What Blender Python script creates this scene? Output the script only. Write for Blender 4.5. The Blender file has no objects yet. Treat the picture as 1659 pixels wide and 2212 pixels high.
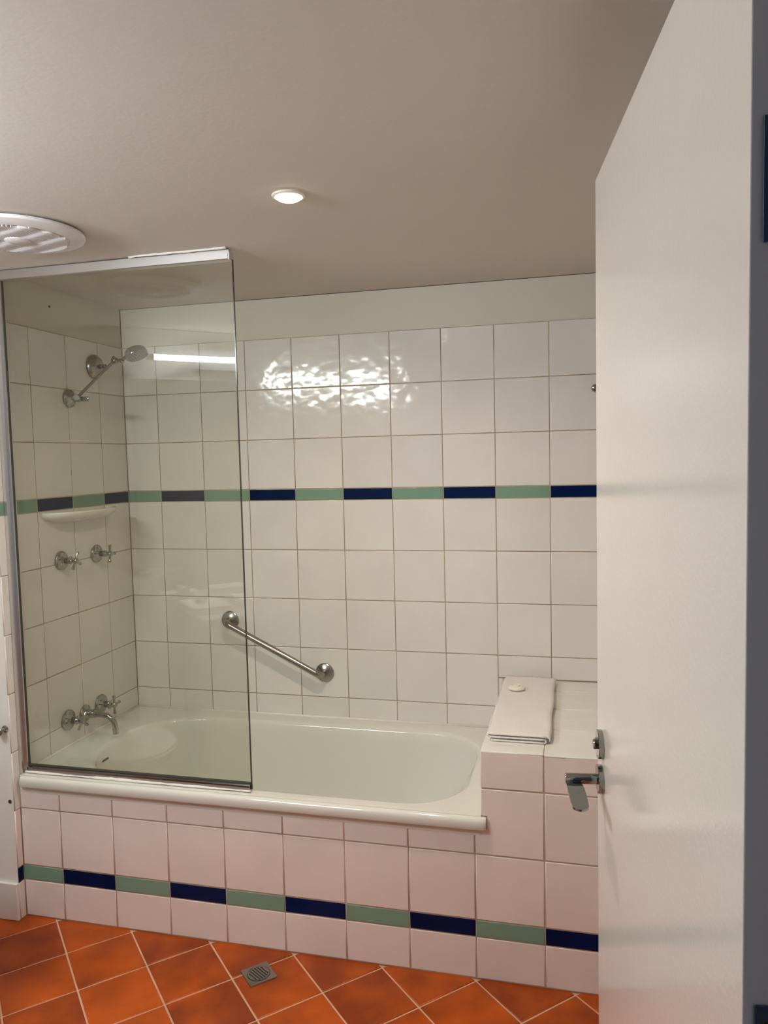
import bpy, bmesh, math, random
from mathutils import Vector, Matrix
random.seed(7)
sc = bpy.context.scene
COL = sc.collection
PI = math.pi

# ---------------------------------------------------------------- camera
F_PX, W_PX = 1660.17, 1659.0
CAM = Vector((1.847, -2.9062, 1.5449))
YAW, PITCH, ROLL = 0.24578, -0.0707, -0.02376
cy_, sy_ = math.cos(YAW), math.sin(YAW); cp_, sp_ = math.cos(PITCH), math.sin(PITCH)
fwd = Vector((-sy_*cp_, cy_*cp_, sp_)); rgt = Vector((cy_, sy_, 0)); upv = rgt.cross(fwd)
r2 = math.cos(ROLL)*rgt + math.sin(ROLL)*upv
u2 = -math.sin(ROLL)*rgt + math.cos(ROLL)*upv
cd = bpy.data.cameras.new('camera'); cam = bpy.data.objects.new('camera', cd); COL.objects.link(cam)
cam.matrix_world = Matrix(((r2.x, u2.x, -fwd.x, CAM.x), (r2.y, u2.y, -fwd.y, CAM.y), (r2.z, u2.z, -fwd.z, CAM.z), (0, 0, 0, 1)))
cd.sensor_fit = 'HORIZONTAL'; cd.sensor_width = 36.0; cd.lens = 36.0*F_PX/W_PX
cd.clip_start = 0.02; cd.clip_end = 60
sc.camera = cam

# ---------------------------------------------------------------- world, exposure
wd = bpy.data.worlds.new('daylight'); sc.world = wd; wd.use_nodes = True
bg = wd.node_tree.nodes['Background']
bg.inputs[0].default_value = (0.30, 0.52, 0.98, 1); bg.inputs[1].default_value = 0.8
sc.view_settings.view_transform = 'Standard'; sc.view_settings.look = 'None'
sc.view_settings.gamma = 1.0; sc.view_settings.use_curve_mapping = False
sc.view_settings.exposure = -0.07
sc.cycles.use_denoising = True
sc.cycles.max_bounces = 12; sc.cycles.diffuse_bounces = 6; sc.cycles.glossy_bounces = 6
sc.cycles.transparent_max_bounces = 16; sc.cycles.sample_clamp_indirect = 6.0
TUBE_E = 242.0         # radiance of the fluorescent tube over the mirror
DOWN_W = 9.6          # watts of the recessed downlight
CEIL = 2.188

# ---------------------------------------------------------------- materials
def srgb(r, g, b):
    f = lambda c: (c/255.0)/12.92 if c/255.0 <= 0.04045 else (((c/255.0)+0.055)/1.055)**2.4
    return (f(r), f(g), f(b), 1.0)

def mat(name, col, rough=0.5, metal=0.0, bump=0.0, bscale=40.0, var=0.0, vscale=3.0, spec=0.5, coat=0.0, detail=2.0, rvar=0.0, squash=None, col2=None):
    m = bpy.data.materials.new(name); m.use_nodes = True
    nt = m.node_tree; N = nt.nodes; L = nt.links
    b = N['Principled BSDF']
    b.inputs['Base Color'].default_value = col; b.inputs['Roughness'].default_value = rough
    b.inputs['Metallic'].default_value = metal; b.inputs['Specular IOR Level'].default_value = spec
    b.inputs['Coat Weight'].default_value = coat
    tc = N.new('ShaderNodeTexCoord'); oi = N.new('ShaderNodeObjectInfo')
    off = N.new('ShaderNodeVectorMath'); off.operation = 'ADD'
    mul = N.new('ShaderNodeMath'); mul.operation = 'MULTIPLY'; mul.inputs[1].default_value = 37.0
    L.new(oi.outputs['Random'], mul.inputs[0])
    L.new(tc.outputs['Object'], off.inputs[0]); L.new(mul.outputs[0], off.inputs[1])
    src = off.outputs[0]
    if squash:
        mp = N.new('ShaderNodeMapping'); mp.inputs['Scale'].default_value = squash
        L.new(src, mp.inputs['Vector']); src = mp.outputs[0]
    if var > 0 or rvar > 0:
        n = N.new('ShaderNodeTexNoise'); n.inputs['Scale'].default_value = vscale; n.inputs['Detail'].default_value = 4.0
        L.new(src, n.inputs['Vector'])
        mx = N.new('ShaderNodeMix'); mx.data_type = 'RGBA'
        c2 = col2 if col2 else tuple(c*(1-var) for c in col[:3])+(1,)
        c1 = col if col2 else tuple(min(1, c*(1+var*0.5)) for c in col[:3])+(1,)
        mx.inputs[6].default_value = c1; mx.inputs[7].default_value = c2
        mr = N.new('ShaderNodeMapRange'); mr.inputs[1].default_value = 0.3; mr.inputs[2].default_value = 0.7
        ad = N.new('ShaderNodeMath'); ad.operation = 'MULTIPLY_ADD'; ad.inputs[1].default_value = 0.25; ad.inputs[2].default_value = -0.125
        ad2 = N.new('ShaderNodeMath'); ad2.operation = 'ADD'
        L.new(oi.outputs['Random'], ad.inputs[0]); L.new(ad.outputs[0], ad2.inputs[0]); L.new(n.outputs[0], ad2.inputs[1])
        sub = rvar
        L.new(ad2.outputs[0], mr.inputs[0])
        L.new(mr.outputs[0], mx.inputs[0]); L.new(mx.outputs[2], b.inputs['Base Color'])
    if bump > 0:
        n2 = N.new('ShaderNodeTexNoise'); n2.inputs['Scale'].default_value = bscale; n2.inputs['Detail'].default_value = detail
        L.new(src, n2.inputs['Vector'])
        bp = N.new('ShaderNodeBump'); bp.inputs['Strength'].default_value = 1.0; bp.inputs['Distance'].default_value = bump
        L.new(n2.outputs[0], bp.inputs['Height']); L.new(bp.outputs[0], b.inputs['Normal'])
    return m

def emis(name, col, strength):
    m = bpy.data.materials.new(name); m.use_nodes = True
    b = m.node_tree.nodes['Principled BSDF']
    b.inputs['Base Color'].default_value = (0.8, 0.8, 0.8, 1)
    b.inputs['Emission Color'].default_value = col; b.inputs['Emission Strength'].default_value = strength
    return m

def glass_mat(name, tint, f0=0.05):
    m = bpy.data.materials.new(name); m.use_nodes = True
    nt = m.node_tree; N = nt.nodes; L = nt.links
    N.remove(N['Principled BSDF'])
    t = N.new('ShaderNodeBsdfTransparent'); t.inputs[0].default_value = tint
    g = N.new('ShaderNodeBsdfGlossy'); g.inputs['Roughness'].default_value = 0.0; g.inputs[0].default_value = (1, 1, 1, 1)
    lw = N.new('ShaderNodeLayerWeight'); lw.inputs[0].default_value = 0.5
    p5 = N.new('ShaderNodeMath'); p5.operation = 'POWER'; p5.inputs[1].default_value = 5.0
    ma = N.new('ShaderNodeMath'); ma.operation = 'MULTIPLY_ADD'; ma.inputs[1].default_value = 1-f0; ma.inputs[2].default_value = f0
    mx = N.new('ShaderNodeMixShader')
    L.new(lw.outputs['Facing'], p5.inputs[0]); L.new(p5.outputs[0], ma.inputs[0]); L.new(ma.outputs[0], mx.inputs[0])
    L.new(t.outputs[0], mx.inputs[1]); L.new(g.outputs[0], mx.inputs[2]); L.new(mx.outputs[0], N['Material Output'].inputs[0])
    return m

M = {
    'tile': mat('white_glazed_tile', (0.74, 0.715, 0.67, 1), 0.10, bump=0.0019, bscale=18, var=0.05, vscale=5, detail=1.5),
    'tile_front': mat('white_satin_tile', (0.80, 0.70, 0.64, 1), 0.28, bump=0.0005, bscale=18, var=0.06, vscale=5, detail=1.5),
    'green': mat('sage_green_glaze', srgb(118, 150, 128), 0.16, bump=0.0004, bscale=30),
    'blue': mat('navy_blue_glaze', (0.0004, 0.0075, 0.045, 1), 0.22, spec=0.12, bump=0.0004, bscale=30, var=0.3, vscale=9),
    'grout': mat('wall_grout', srgb(178, 162, 138), 0.9, var=0.3, vscale=6),
    'grout_front': mat('front_wall_grout', srgb(188, 160, 140), 0.9, var=0.3, vscale=6),
    'terracotta': mat('terracotta_tile', srgb(180, 80, 12), 0.36, spec=0.32, bump=0.0006, bscale=30, var=0.4, vscale=7, col2=srgb(128, 50, 7), detail=4),
    'floor_grout': mat('floor_grout', srgb(206, 160, 130), 0.9, var=0.2, vscale=8),
    'plaster': mat('cream_wall_paint', (0.62, 0.58, 0.50, 1), 0.55, bump=0.0003, bscale=60, var=0.04, vscale=3),
    'plaster_gloss': mat('white_gloss_wall_paint', (0.76, 0.73, 0.67, 1), 0.3, bump=0.0004, bscale=50, var=0.04, vscale=3),
    'plaster_white': mat('white_wall_paint', (0.84, 0.83, 0.79, 1), 0.5),
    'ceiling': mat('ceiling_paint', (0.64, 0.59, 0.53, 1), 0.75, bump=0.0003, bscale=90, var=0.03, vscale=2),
    'enamel': mat('bath_enamel', (0.70, 0.69, 0.62, 1), 0.10, coat=0.4),
    'ceramic': mat('white_ceramic', (0.80, 0.78, 0.72, 1), 0.12, coat=0.3),
    'chrome': mat('chrome', (0.38, 0.39, 0.37, 1), 0.06, 1.0),
    'steel': mat('brushed_steel', (0.34, 0.325, 0.295, 1), 0.26, 1.0, bump=0.00008, bscale=300),
    'alu': mat('anodised_aluminium', (0.74, 0.72, 0.71, 1), 0.28, 1.0),
    'alu_polish': mat('polished_aluminium', (0.33, 0.30, 0.29, 1), 0.10, 1.0),
    'dark': mat('dark_gap', (0.02, 0.018, 0.015, 1), 0.8),
    'rubber': mat('dark_rubber_seal', (0.05, 0.045, 0.035, 1), 0.5),
    'glass': glass_mat('shower_glass', (0.93, 0.94, 0.905, 1), 0.054),
    'glass_edge': mat('glass_edge_dark', (0.028, 0.028, 0.018, 1), 0.15),
    'silicone': mat('white_silicone', (0.80, 0.77, 0.71, 1), 0.4, bump=0.001, bscale=60),
    'door': mat('cream_gloss_door_paint', (0.73, 0.69, 0.63, 1), 0.13, bump=0.00022, bscale=150, detail=2, var=0.02, spec=0.6),
    'plastic': mat('white_fan_plastic', (0.80, 0.77, 0.78, 1), 0.35),
    'towel': mat('white_terry_towel', (0.84, 0.79, 0.76, 1), 0.95, bump=0.003, bscale=420, detail=3, spec=0.1),
    'soap': mat('cream_soap', (0.78, 0.74, 0.62, 1), 0.4),
    'mirror': mat('mirror_silvering', (0.85, 0.87, 0.86, 1), 0.01, 1.0),
    'hinge': mat('painted_over_hinge', srgb(70, 82, 100), 0.4, 0.6),
    'tube': emis('fluorescent_tube', (0.94, 1.0, 1.04, 1), TUBE_E),
    'lamp': emis('downlight_lens', (1.0, 0.86, 0.66, 1), 14.0),
    'bench': mat('vanity_benchtop', (0.55, 0.53, 0.49, 1), 0.3),
    'cabinet': mat('vanity_cabinet_white', (0.7, 0.68, 0.63, 1), 0.4),
    'carpet': mat('hall_carpet', (0.12, 0.11, 0.10, 1), 0.95, bump=0.002, bscale=300),
    'hall': mat('hall_wall_paint', (0.28, 0.28, 0.29, 1), 0.7),
}

# ---------------------------------------------------------------- helpers
def link(name, bm, m, parent=None, smooth=False, kind=None, label=None, cat=None, group=None, loc=None):
    me = bpy.data.meshes.new(name); bm.normal_update(); bm.to_mesh(me); bm.free()
    if smooth:
        for p in me.polygons: p.use_smooth = True
        if smooth != 'all':
            try: me.set_sharp_from_angle(angle=math.radians(35))
            except Exception: pass
    mm = M[m] if isinstance(m, str) else m
    me.materials.append(mm)
    o = bpy.data.objects.new(name, me); COL.objects.link(o)
    if parent: o.parent = parent
    if loc: o.location = loc
    tag(o, label, cat, group, kind)
    return o

def tag(o, label=None, cat=None, group=None, kind=None):
    if label: o['label'] = label
    if cat: o['category'] = cat
    if group: o['group'] = group
    if kind: o['kind'] = kind

def empty(name, loc, label=None, cat=None, group=None, kind=None, rz=0.0):
    o = bpy.data.objects.new(name, None); COL.objects.link(o); o.location = loc; o.rotation_euler = (0, 0, rz)
    o.empty_display_size = 0.05; tag(o, label, cat, group, kind); return o

def copy_tree(o, parent=None):
    c = o.copy(); COL.objects.link(c)
    if parent: c.parent = parent
    for ch in list(o.children): copy_tree(ch, c)
    return c

def box(bm, x0, x1, y0, y1, z0, z1, bev=0.0, seg=2):
    r = bmesh.ops.create_cube(bm, size=1.0, matrix=Matrix.Translation(((x0+x1)/2, (y0+y1)/2, (z0+z1)/2)) @ Matrix.Diagonal((x1-x0, y1-y0, z1-z0, 1)))
    if bev > 0:
        es = set(); [es.update(v.link_edges) for v in r['verts']]
        bmesh.ops.bevel(bm, geom=list(es), offset=bev, segments=seg, affect='EDGES', profile=0.5)
    return bm

def B(*a, **k): return box(bmesh.new(), *a, **k)

def lathe(bm, prof, axis_m=None, n=32, cap=True):
    """prof: list of (radius, height) turned about local Z, then moved by axis_m."""
    mm = axis_m or Matrix.Identity(4); rings = []
    for r, h in prof:
        if r < 1e-6: rings.append([bm.verts.new(mm @ Vector((0, 0, h)))])
        else: rings.append([bm.verts.new(mm @ Vector((r*math.cos(2*PI*i/n), r*math.sin(2*PI*i/n), h))) for i in range(n)])
    for a, b in zip(rings, rings[1:]):
        if len(a) == 1 and len(b) == 1: continue
        for i in range(n):
            j = (i+1) % n
            if len(a) == 1: bm.faces.new((a[0], b[i], b[j]))
            elif len(b) == 1: bm.faces.new((a[i], a[j], b[0]))
            else: bm.faces.new((a[i], a[j], b[j], b[i]))
    if cap:
        if len(rings[0]) > 1: bm.faces.new(list(reversed(rings[0])))
        if len(rings[-1]) > 1: bm.faces.new(rings[-1])
    bmesh.ops.recalc_face_normals(bm, faces=bm.faces)
    return bm

def frame(origin, zdir, xhint=(0, 0, 1)):
    z = Vector(zdir).normalized(); x = Vector(xhint); x = (x - z*x.dot(z))
    if x.length < 1e-4: x = Vector((1, 0, 0)) - z*z.x
    x.normalize(); y = z.cross(x); o = Vector(origin)
    return Matrix(((x.x, y.x, z.x, o.x), (x.y, y.y, z.y, o.y), (x.z, y.z, z.z, o.z), (0, 0, 0, 1)))

def tube(bm, pts, rad, n=16, cap=True):
    pts = [Vector(p) for p in pts]; rads = rad if isinstance(rad, (list, tuple)) else [rad]*len(pts)
    rings = []; prev = None
    for i, p in enumerate(pts):
        t = (pts[min(i+1, len(pts)-1)] - pts[max(i-1, 0)]).normalized()
        if prev is None:
            x = Vector((0, 0, 1)) if abs(t.z) < 0.9 else Vector((1, 0, 0))
        else: x = prev
        x = (x - t*x.dot(t)).normalized(); prev = x; y = t.cross(x)
        rings.append([bm.verts.new(p + (x*math.cos(2*PI*k/n) + y*math.sin(2*PI*k/n))*rads[i]) for k in range(n)])
    for a, b in zip(rings, rings[1:]):
        for i in range(n):
            j = (i+1) % n; bm.faces.new((a[i], a[j], b[j], b[i]))
    if cap: bm.faces.new(list(reversed(rings[0]))); bm.faces.new(rings[-1])
    bmesh.ops.recalc_face_normals(bm, faces=bm.faces)
    return bm

def prism(bm, poly, z0, z1, mm=None):
    mm = mm or Matrix.Identity(4)
    a = [bm.verts.new(mm @ Vector((x, y, z0))) for x, y in poly]; b = [bm.verts.new(mm @ Vector((x, y, z1))) for x, y in poly]
    n = len(poly)
    for i in range(n):
        j = (i+1) % n; bm.faces.new((a[i], a[j], b[j], b[i]))
    bm.faces.new(list(reversed(a))); bm.faces.new(b)
    bmesh.ops.recalc_face_normals(bm, faces=bm.faces)
    return bm

def inset_poly(poly, d):
    n = len(poly); out = []
    for i in range(n):
        p0, p1, p2 = Vector(poly[i-1]), Vector(poly[i]), Vector(poly[(i+1) % n])
        e1 = (p1-p0).normalized(); e2 = (p2-p1).normalized()
        n1 = Vector((-e1.y, e1.x)); n2 = Vector((-e2.y, e2.x))
        k = 1 + n1.dot(n2); v = (n1+n2)/k if k > 0.05 else n1
        out.append((p1.x + v.x*d, p1.y + v.y*d))
    return out

TILE_T = 0.006
_cache = {}
def tile_mesh(poly, m, t=TILE_T, bev=0.0022):
    key = (tuple((round(x, 4), round(y, 4)) for x, y in poly), m, t)
    if key in _cache: return _cache[key]
    bm = bmesh.new(); n = len(poly); ins = inset_poly(poly, bev); ins2 = inset_poly(poly, bev*0.35)
    lv = [[(x, y, -t) for x, y in poly], [(x, y, -bev*0.8) for x, y in poly], [(x, y, -bev*0.22) for x, y in ins2], [(x, y, 0) for x, y in ins]]
    rings = [[bm.verts.new(v) for v in l] for l in lv]
    for a, b in zip(rings, rings[1:]):
        for i in range(n):
            j = (i+1) % n; f = bm.faces.new((a[i], a[j], b[j], b[i])); f.smooth = True
    bm.faces.new(rings[-1]); bm.faces.new(list(reversed(rings[0])))
    me = bpy.data.meshes.new('tile'); bm.normal_update(); bm.to_mesh(me); bm.free()
    me.materials.append(M[m]); _cache[key] = me
    return me

FR = {'back': Matrix(((1, 0, 0), (0, 0, -1), (0, 1, 0))),      # columns: u=X, v=Z, normal=-Y
      'left': Matrix(((0, 0, 1), (1, 0, 0), (0, 1, 0))),       # u=Y, v=Z, normal=+X
      'nibside': Matrix(((0, 0, -1), (-1, 0, 0), (0, 1, 0))),  # u=-Y, v=Z, normal=-X
      'top': Matrix.Identity(3)}

def tile(parent, fr, plane, u0, u1, v0, v1, m, poly=None, gap=0.0026, jit=0.0022, t=TILE_T, name='tile'):
    cu, cv = (u0+u1)/2, (v0+v1)/2; w, h = (u1-u0)/2-gap/2, (v1-v0)/2-gap/2
    if w < 0.002 or h < 0.002: return
    poly = [(x-cu, y-cv) for x, y in poly] if poly else [(-w, -h), (w, -h), (w, h), (-w, h)]
    o = bpy.data.objects.new(name, tile_mesh(poly, m, t)); COL.objects.link(o); o.parent = parent
    R = FR[fr]; n = R @ Vector((0, 0, 1)); p = R @ Vector((cu, cv, 0))
    for i in range(3):
        if abs(n[i]) > 0.5: p[i] = plane
    p += n*random.uniform(-0.0004, 0.0)
    j = Matrix.Rotation(random.uniform(-jit, jit), 3, 'X') @ Matrix.Rotation(random.uniform(-jit, jit), 3, 'Y')
    o.matrix_local = Matrix.Translation(p) @ (R @ j).to_4x4()
    return o

# ---------------------------------------------------------------- grid numbers
X0, P = 0.1534, 0.2
Y0L = 0.1726
ZS, HS, H2 = 1.3815, 0.0463, 0.0524
W = 0.7412                     # front face of bath apron at Y=-W
E_L = 0.7684                   # outer end of the tiled left wall
RX = 2.12                      # right wall
NX, NZ = 1.5735, 0.6935        # nib (tiled ledge) left face and top
TUBZ = 0.497
VC = -1.975                    # vanity wall: x + y = VC

# ---------------------------------------------------------------- structure
flo = link('floor', B(-1.4, 4.2, -5.2, 0.15, -0.10, -0.011), 'plaster', kind='structure', label='terracotta tiled bathroom floor laid on the diagonal')
link('grout_bed', B(-1.25, 3.0, -3.6, 0.0, -0.0109, -0.0028), 'floor_grout', flo)
D45 = 0.2853/math.sqrt(2)
ca = math.cos(PI/4)
for i in range(-16, 17):
    for j in range(-16, 17):
        cx = 0.268 + (i+j+1)*0.2853/2; cyy = -0.892 + (j-i)*0.2853/2
        # tile centre lies half a diagonal from the lattice node
        if cx < -1.0 or cx > 2.2 or cyy > -0.70 or cyy < -3.0: continue
        if cx+cyy < VC+0.05 and not (cx < -0.2 and cyy > -1.75): continue
        if cx-cyy > 4.35: continue
        h = D45/2 - 0.0024
        o = bpy.data.objects.new('tile', tile_mesh([(-h, -h), (h, -h), (h, h), (-h, h)], 'terracotta', 0.008, 0.0035)); COL.objects.link(o); o.parent = flo
        jt = 0.0015
        o.matrix_local = Matrix.Translation((cx, cyy, random.uniform(-0.0006, 0))) @ Matrix.Rotation(PI/4+random.choice((0, 1, 2, 3))*PI/2, 4, 'Z') @ Matrix.Rotation(random.uniform(-jt, jt), 4, 'X')

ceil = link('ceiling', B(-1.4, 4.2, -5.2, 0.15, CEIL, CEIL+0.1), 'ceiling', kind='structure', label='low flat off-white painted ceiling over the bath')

# back wall: plaster band above, grout bed + tiles
wb = link('wall_back', B(-0.02, RX+0.1, 0.004, 0.12, 0.0, CEIL-0.0025), 'plaster', kind='structure', label='back wall of white tiles with a green and blue band behind the bath')
link('grout_bed', B(0.0, RX, 0.0013, 0.0045, 0.30, ZS+HS+0.6), 'grout', wb)
def colx(k): return X0 + P*k
ks = [0.0] + [colx(k) for k in range(0, 10)] + [RX]
rows = [(ZS-P*(i+1), ZS-P*i) for i in range(4)] + [(0.47, ZS-P*4)] + [(ZS+HS+P*i, ZS+HS+P*(i+1)) for i in range(3)]
for i in range(len(ks)-1):
    a, b = ks[i], ks[i+1]
    for z0, z1 in rows:
        if a < NX < b and a > NX-0.03 and z1 <= NZ+0.3: tile(wb, 'back', 0.0, a, NX-0.0005, z0, min(z1, NZ), 'tile')
        if a >= NX-0.03 and z1 <= NZ+0.01: continue
        if a >= NX-0.03: z0 = max(z0, NZ+0.001)
        tile(wb, 'back', 0.0, a, b, z0, z1, 'tile')
    tile(wb, 'back', 0.0, a, b, ZS, ZS+HS, 'green' if i % 2 == 0 else 'blue', gap=0.003)

# left wall (tiled, with a plastered end face towards the toilet)
wl = link('wall_left', B(-1.15, -0.004, -E_L+0.001, 0.12, 0.0, CEIL-0.0002), 'plaster', kind='structure', label='tiled left end wall carrying shower and bath taps')
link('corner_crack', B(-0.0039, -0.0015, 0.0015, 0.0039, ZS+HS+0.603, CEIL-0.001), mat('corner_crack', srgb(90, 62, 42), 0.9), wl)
link('plaster_face', B(-1.15, -0.0035, -E_L-0.0005, -E_L+0.001, 0.0, CEIL-0.0002), 'plaster_gloss', wl)
link('grout_bed', B(-0.0045, -0.0013, -E_L+0.0015, 0.0, 0.0, ZS+HS+0.6), 'grout', wl)
ys = [0.0, -Y0L, -(Y0L+P), -(Y0L+2*P), -E_L]
lrows = [(ZS-P*(i+1), ZS-P*i) for i in range(4)] + [(ZS+HS+P*i, ZS+HS+P*(i+1)) for i in range(3)]
for i in range(4):
    a, b = ys[i+1], ys[i]
    for z0, z1 in lrows: tile(wl, 'left', 0.0, a, b, z0, z1, 'tile')
    tile(wl, 'left', 0.0, a, b, ZS, ZS+HS, 'blue' if i % 2 == 0 else 'green', gap=0.003)
    if i < 3: tile(wl, 'left', 0.0, a, b, 0.47, ZS-4*P, 'tile')
    else:
        zb = ZS-6*P
        tile(wl, 'left', 0.0, a, b, ZS-5*P, ZS-4*P, 'tile'); tile(wl, 'left', 0.0, a, -W-0.0005, zb, ZS-5*P, 'tile_front', gap=0.002)
        tile(wl, 'left', 0.0, a, -W-0.0005, zb-H2, zb, 'blue', gap=0.002); tile(wl, 'left', 0.0, a, -W-0.0005, 0.001, zb-H2, 'tile_front', gap=0.002)

# bath apron and ledge
wf = link('wall_front', B(0.0, NX-0.002, -W+0.006, -W+0.034, 0.0, 0.46), 'grout_front', kind='structure', label='tiled bath apron with the low green and blue band')
nib = link('wall_ledge', B(NX+0.006, RX, -W+0.006, 0.0, 0.0, NZ-0.006), 'grout_front', kind='structure', label='tiled ledge block at the right end of the bath')
link('grout_bed', B(0.0, NX+0.003, -W+0.0018, -W+0.006, 0.0, 0.46), 'grout_front', wf)
gp = [(NX+0.0026, 0), (RX, 0), (RX, NZ-0.0026), (NX+0.0026, NZ-0.0026)]
link('grout_bed', B(NX+0.003, RX, -W+0.0018, -W+0.006, 0.0, NZ-0.003), 'grout_front', nib)
link('grout_bed', B(NX+0.003, RX, -W+0.006, 0.0, NZ-0.006, NZ-0.003), 'grout', nib)
zb5, zb6 = ZS-5*P, ZS-6*P; zs2 = zb6-H2
for i in range(len(ks)-1):
    a, b = ks[i], ks[i+1]; par = wf if b <= NX+0.01 else nib
    g = 'green' if i % 2 == 0 else 'blue'
    tile(par, 'back', -W, a, b, 0.001, zs2, 'tile_front', gap=0.0038)
    tile(par, 'back', -W, a, b, zs2, zb6, g, gap=0.003)
    tile(par, 'back', -W, a, b, zb6, zb5, 'tile_front', gap=0.0038)
    if b < 1.6: tile(par, 'back', -W, a, b, zb5, 0.470, 'tile_front', gap=0.0038)
    elif a < 1.6:
        q = 0.0022; z4 = ZS-4*P
        poly = [(a+q, zb5+q), (b-q, zb5+q), (b-q, z4-q), (NX, z4-q), (NX, 0.4995), (1.5895, 0.4995), (1.5895, 0.462), (a+q, 0.462)]
        tile(par, 'back', -W, a, b, zb5, z4, 'tile_front', poly=poly)
        tile(par, 'back', -W, NX-0.002, b, z4, NZ, 'tile_front', gap=0.0038)
    else:
        tile(par, 'back', -W, a, b, zb5, ZS-4*P, 'tile_front', gap=0.0038)
        tile(par, 'back', -W, a, b, ZS-4*P, NZ, 'tile_front', gap=0.0038)
lx = [NX-0.001, colx(8), colx(9), RX]; ly = [-W-0.0015, -0.530, -0.330, -0.130, -0.001]
for i in range(3):
    for j in range(4): tile(nib, 'top', NZ, lx[i], lx[i+1], ly[j], ly[j+1], 'tile', gap=0.0035)
for j in range(4):
    u0, u1 = [0.0, 0.15, 0.35, 0.55, 0.735][j:j+2]
    tile(nib, 'nibside', NX, u0, u1, 0.503, NZ-0.006, 'tile_front')

# remaining room shell
def wall_seg(name, p0, p1, th, side, m, label, z0=0.0, z1=CEIL-0.002):
    p0, p1 = Vector(p0), Vector(p1); d = (p1-p0).normalized(); n = Vector((-d.y, d.x))*side*th
    bm = prism(bmesh.new(), [tuple(p0), tuple(p1), tuple(p1+n), tuple(p0+n)], z0, z1)
    return link(name, bm, m, kind='structure', label=label)
vx0 = -0.219; VS = Vector((vx0, VC-vx0)); VE = Vector((1.135, -3.11))
wall_seg('wall_right', (RX, 0.1), (RX, -2.02), 0.1, 1, 'plaster', 'plain painted wall behind the open door')
wall_seg('wall_vanity', VS, VE, 0.1, -1, 'plaster_white', 'angled painted wall with the mirror and tube light')
wall_seg('wall_alcove', (-1.15, VS.y), (VS.x-0.001, VS.y), 0.1, -1, 'plaster_gloss', 'painted wall of the toilet alcove')
wall_seg('wall_far_left', (-1.15, -E_L), (-1.15, VS.y-0.1), 0.1, -1, 'plaster_gloss', 'painted wall behind the toilet cistern')
# doorway wall x - y = 4.26, opening between HJ (hinge side) and SJ (strike side)
HJ = Vector((2.055, -2.205)); dd = Vector((-ca, -ca)); SJ = HJ + dd*0.86
wall_seg('wall_doorway', SJ, SJ+dd*0.48, 0.1, 1, 'plaster', 'painted wall beside the doorway')
wall_seg('wall_doorway_head', SJ, HJ, 0.1, 1, 'plaster', 'painted wall over the doorway', z0=2.09)
wall_seg('wall_doorway_right', HJ+Vector((0.0, 0.0)), (2.235, -2.025), 0.1, -1, 'plaster', 'painted wall behind the door hinges')
hall = wall_seg('wall_hall', (0.3, -4.3), (3.9, -4.3), 0.1, -1, 'hall', 'hallway wall behind the photographer')
link('carpet', B(0.2, 4.0, -4.3, -3.62, -0.0108, 0.0), 'carpet', flo)
link('trim_1', B(-1.15, 0.0, -E_L-0.0125, -E_L-0.0006, 0.0005, 0.131, bev=0.003), 'plaster_gloss', kind='structure', label='white skirting board at the foot of the left wall end')
# door lining
def lining(name, a, b, z0, z1, lab):
    d = (b-a).normalized(); n = Vector((d.y, -d.x))
    bm = prism(bmesh.new(), [tuple(a-n*0.008), tuple(b-n*0.008), tuple(b+n*0.1-n*0.0), tuple(a+n*0.1)], z0, z1)
    return bm
nn = Vector((ca, -ca))   # outwards (towards the hall)
for nm, c, lab in (('trim_2', HJ, 'painted door jamb on the hinge side'), ('trim_3', SJ, 'painted door jamb on the strike side')):
    s = -1 if nm == 'trim_2' else 1
    a = c; b = c + Vector((ca, ca))*0.018*s
    bm = prism(bmesh.new(), [tuple(a - nn*0.006), tuple(b - nn*0.006), tuple(b + nn*0.108), tuple(a + nn*0.108)], 0.001, 2.085)
    link(nm, bm, 'door', kind='structure', label=lab)

# silicone beads
bm = bmesh.new(); pts = [(0.004, -0.003, TUBZ+0.001), (NX-0.003, -0.003, TUBZ+0.001)]
tube(bm, pts, 0.0055, 8); tube(bm, [(0.003, -0.004, TUBZ+0.001), (0.003, -0.69, TUBZ+0.001)], 0.0055, 8)
link('trim_4', bm, 'silicone', kind='structure', smooth='all', label='white sealant bead where the bath meets the tiles')

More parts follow.
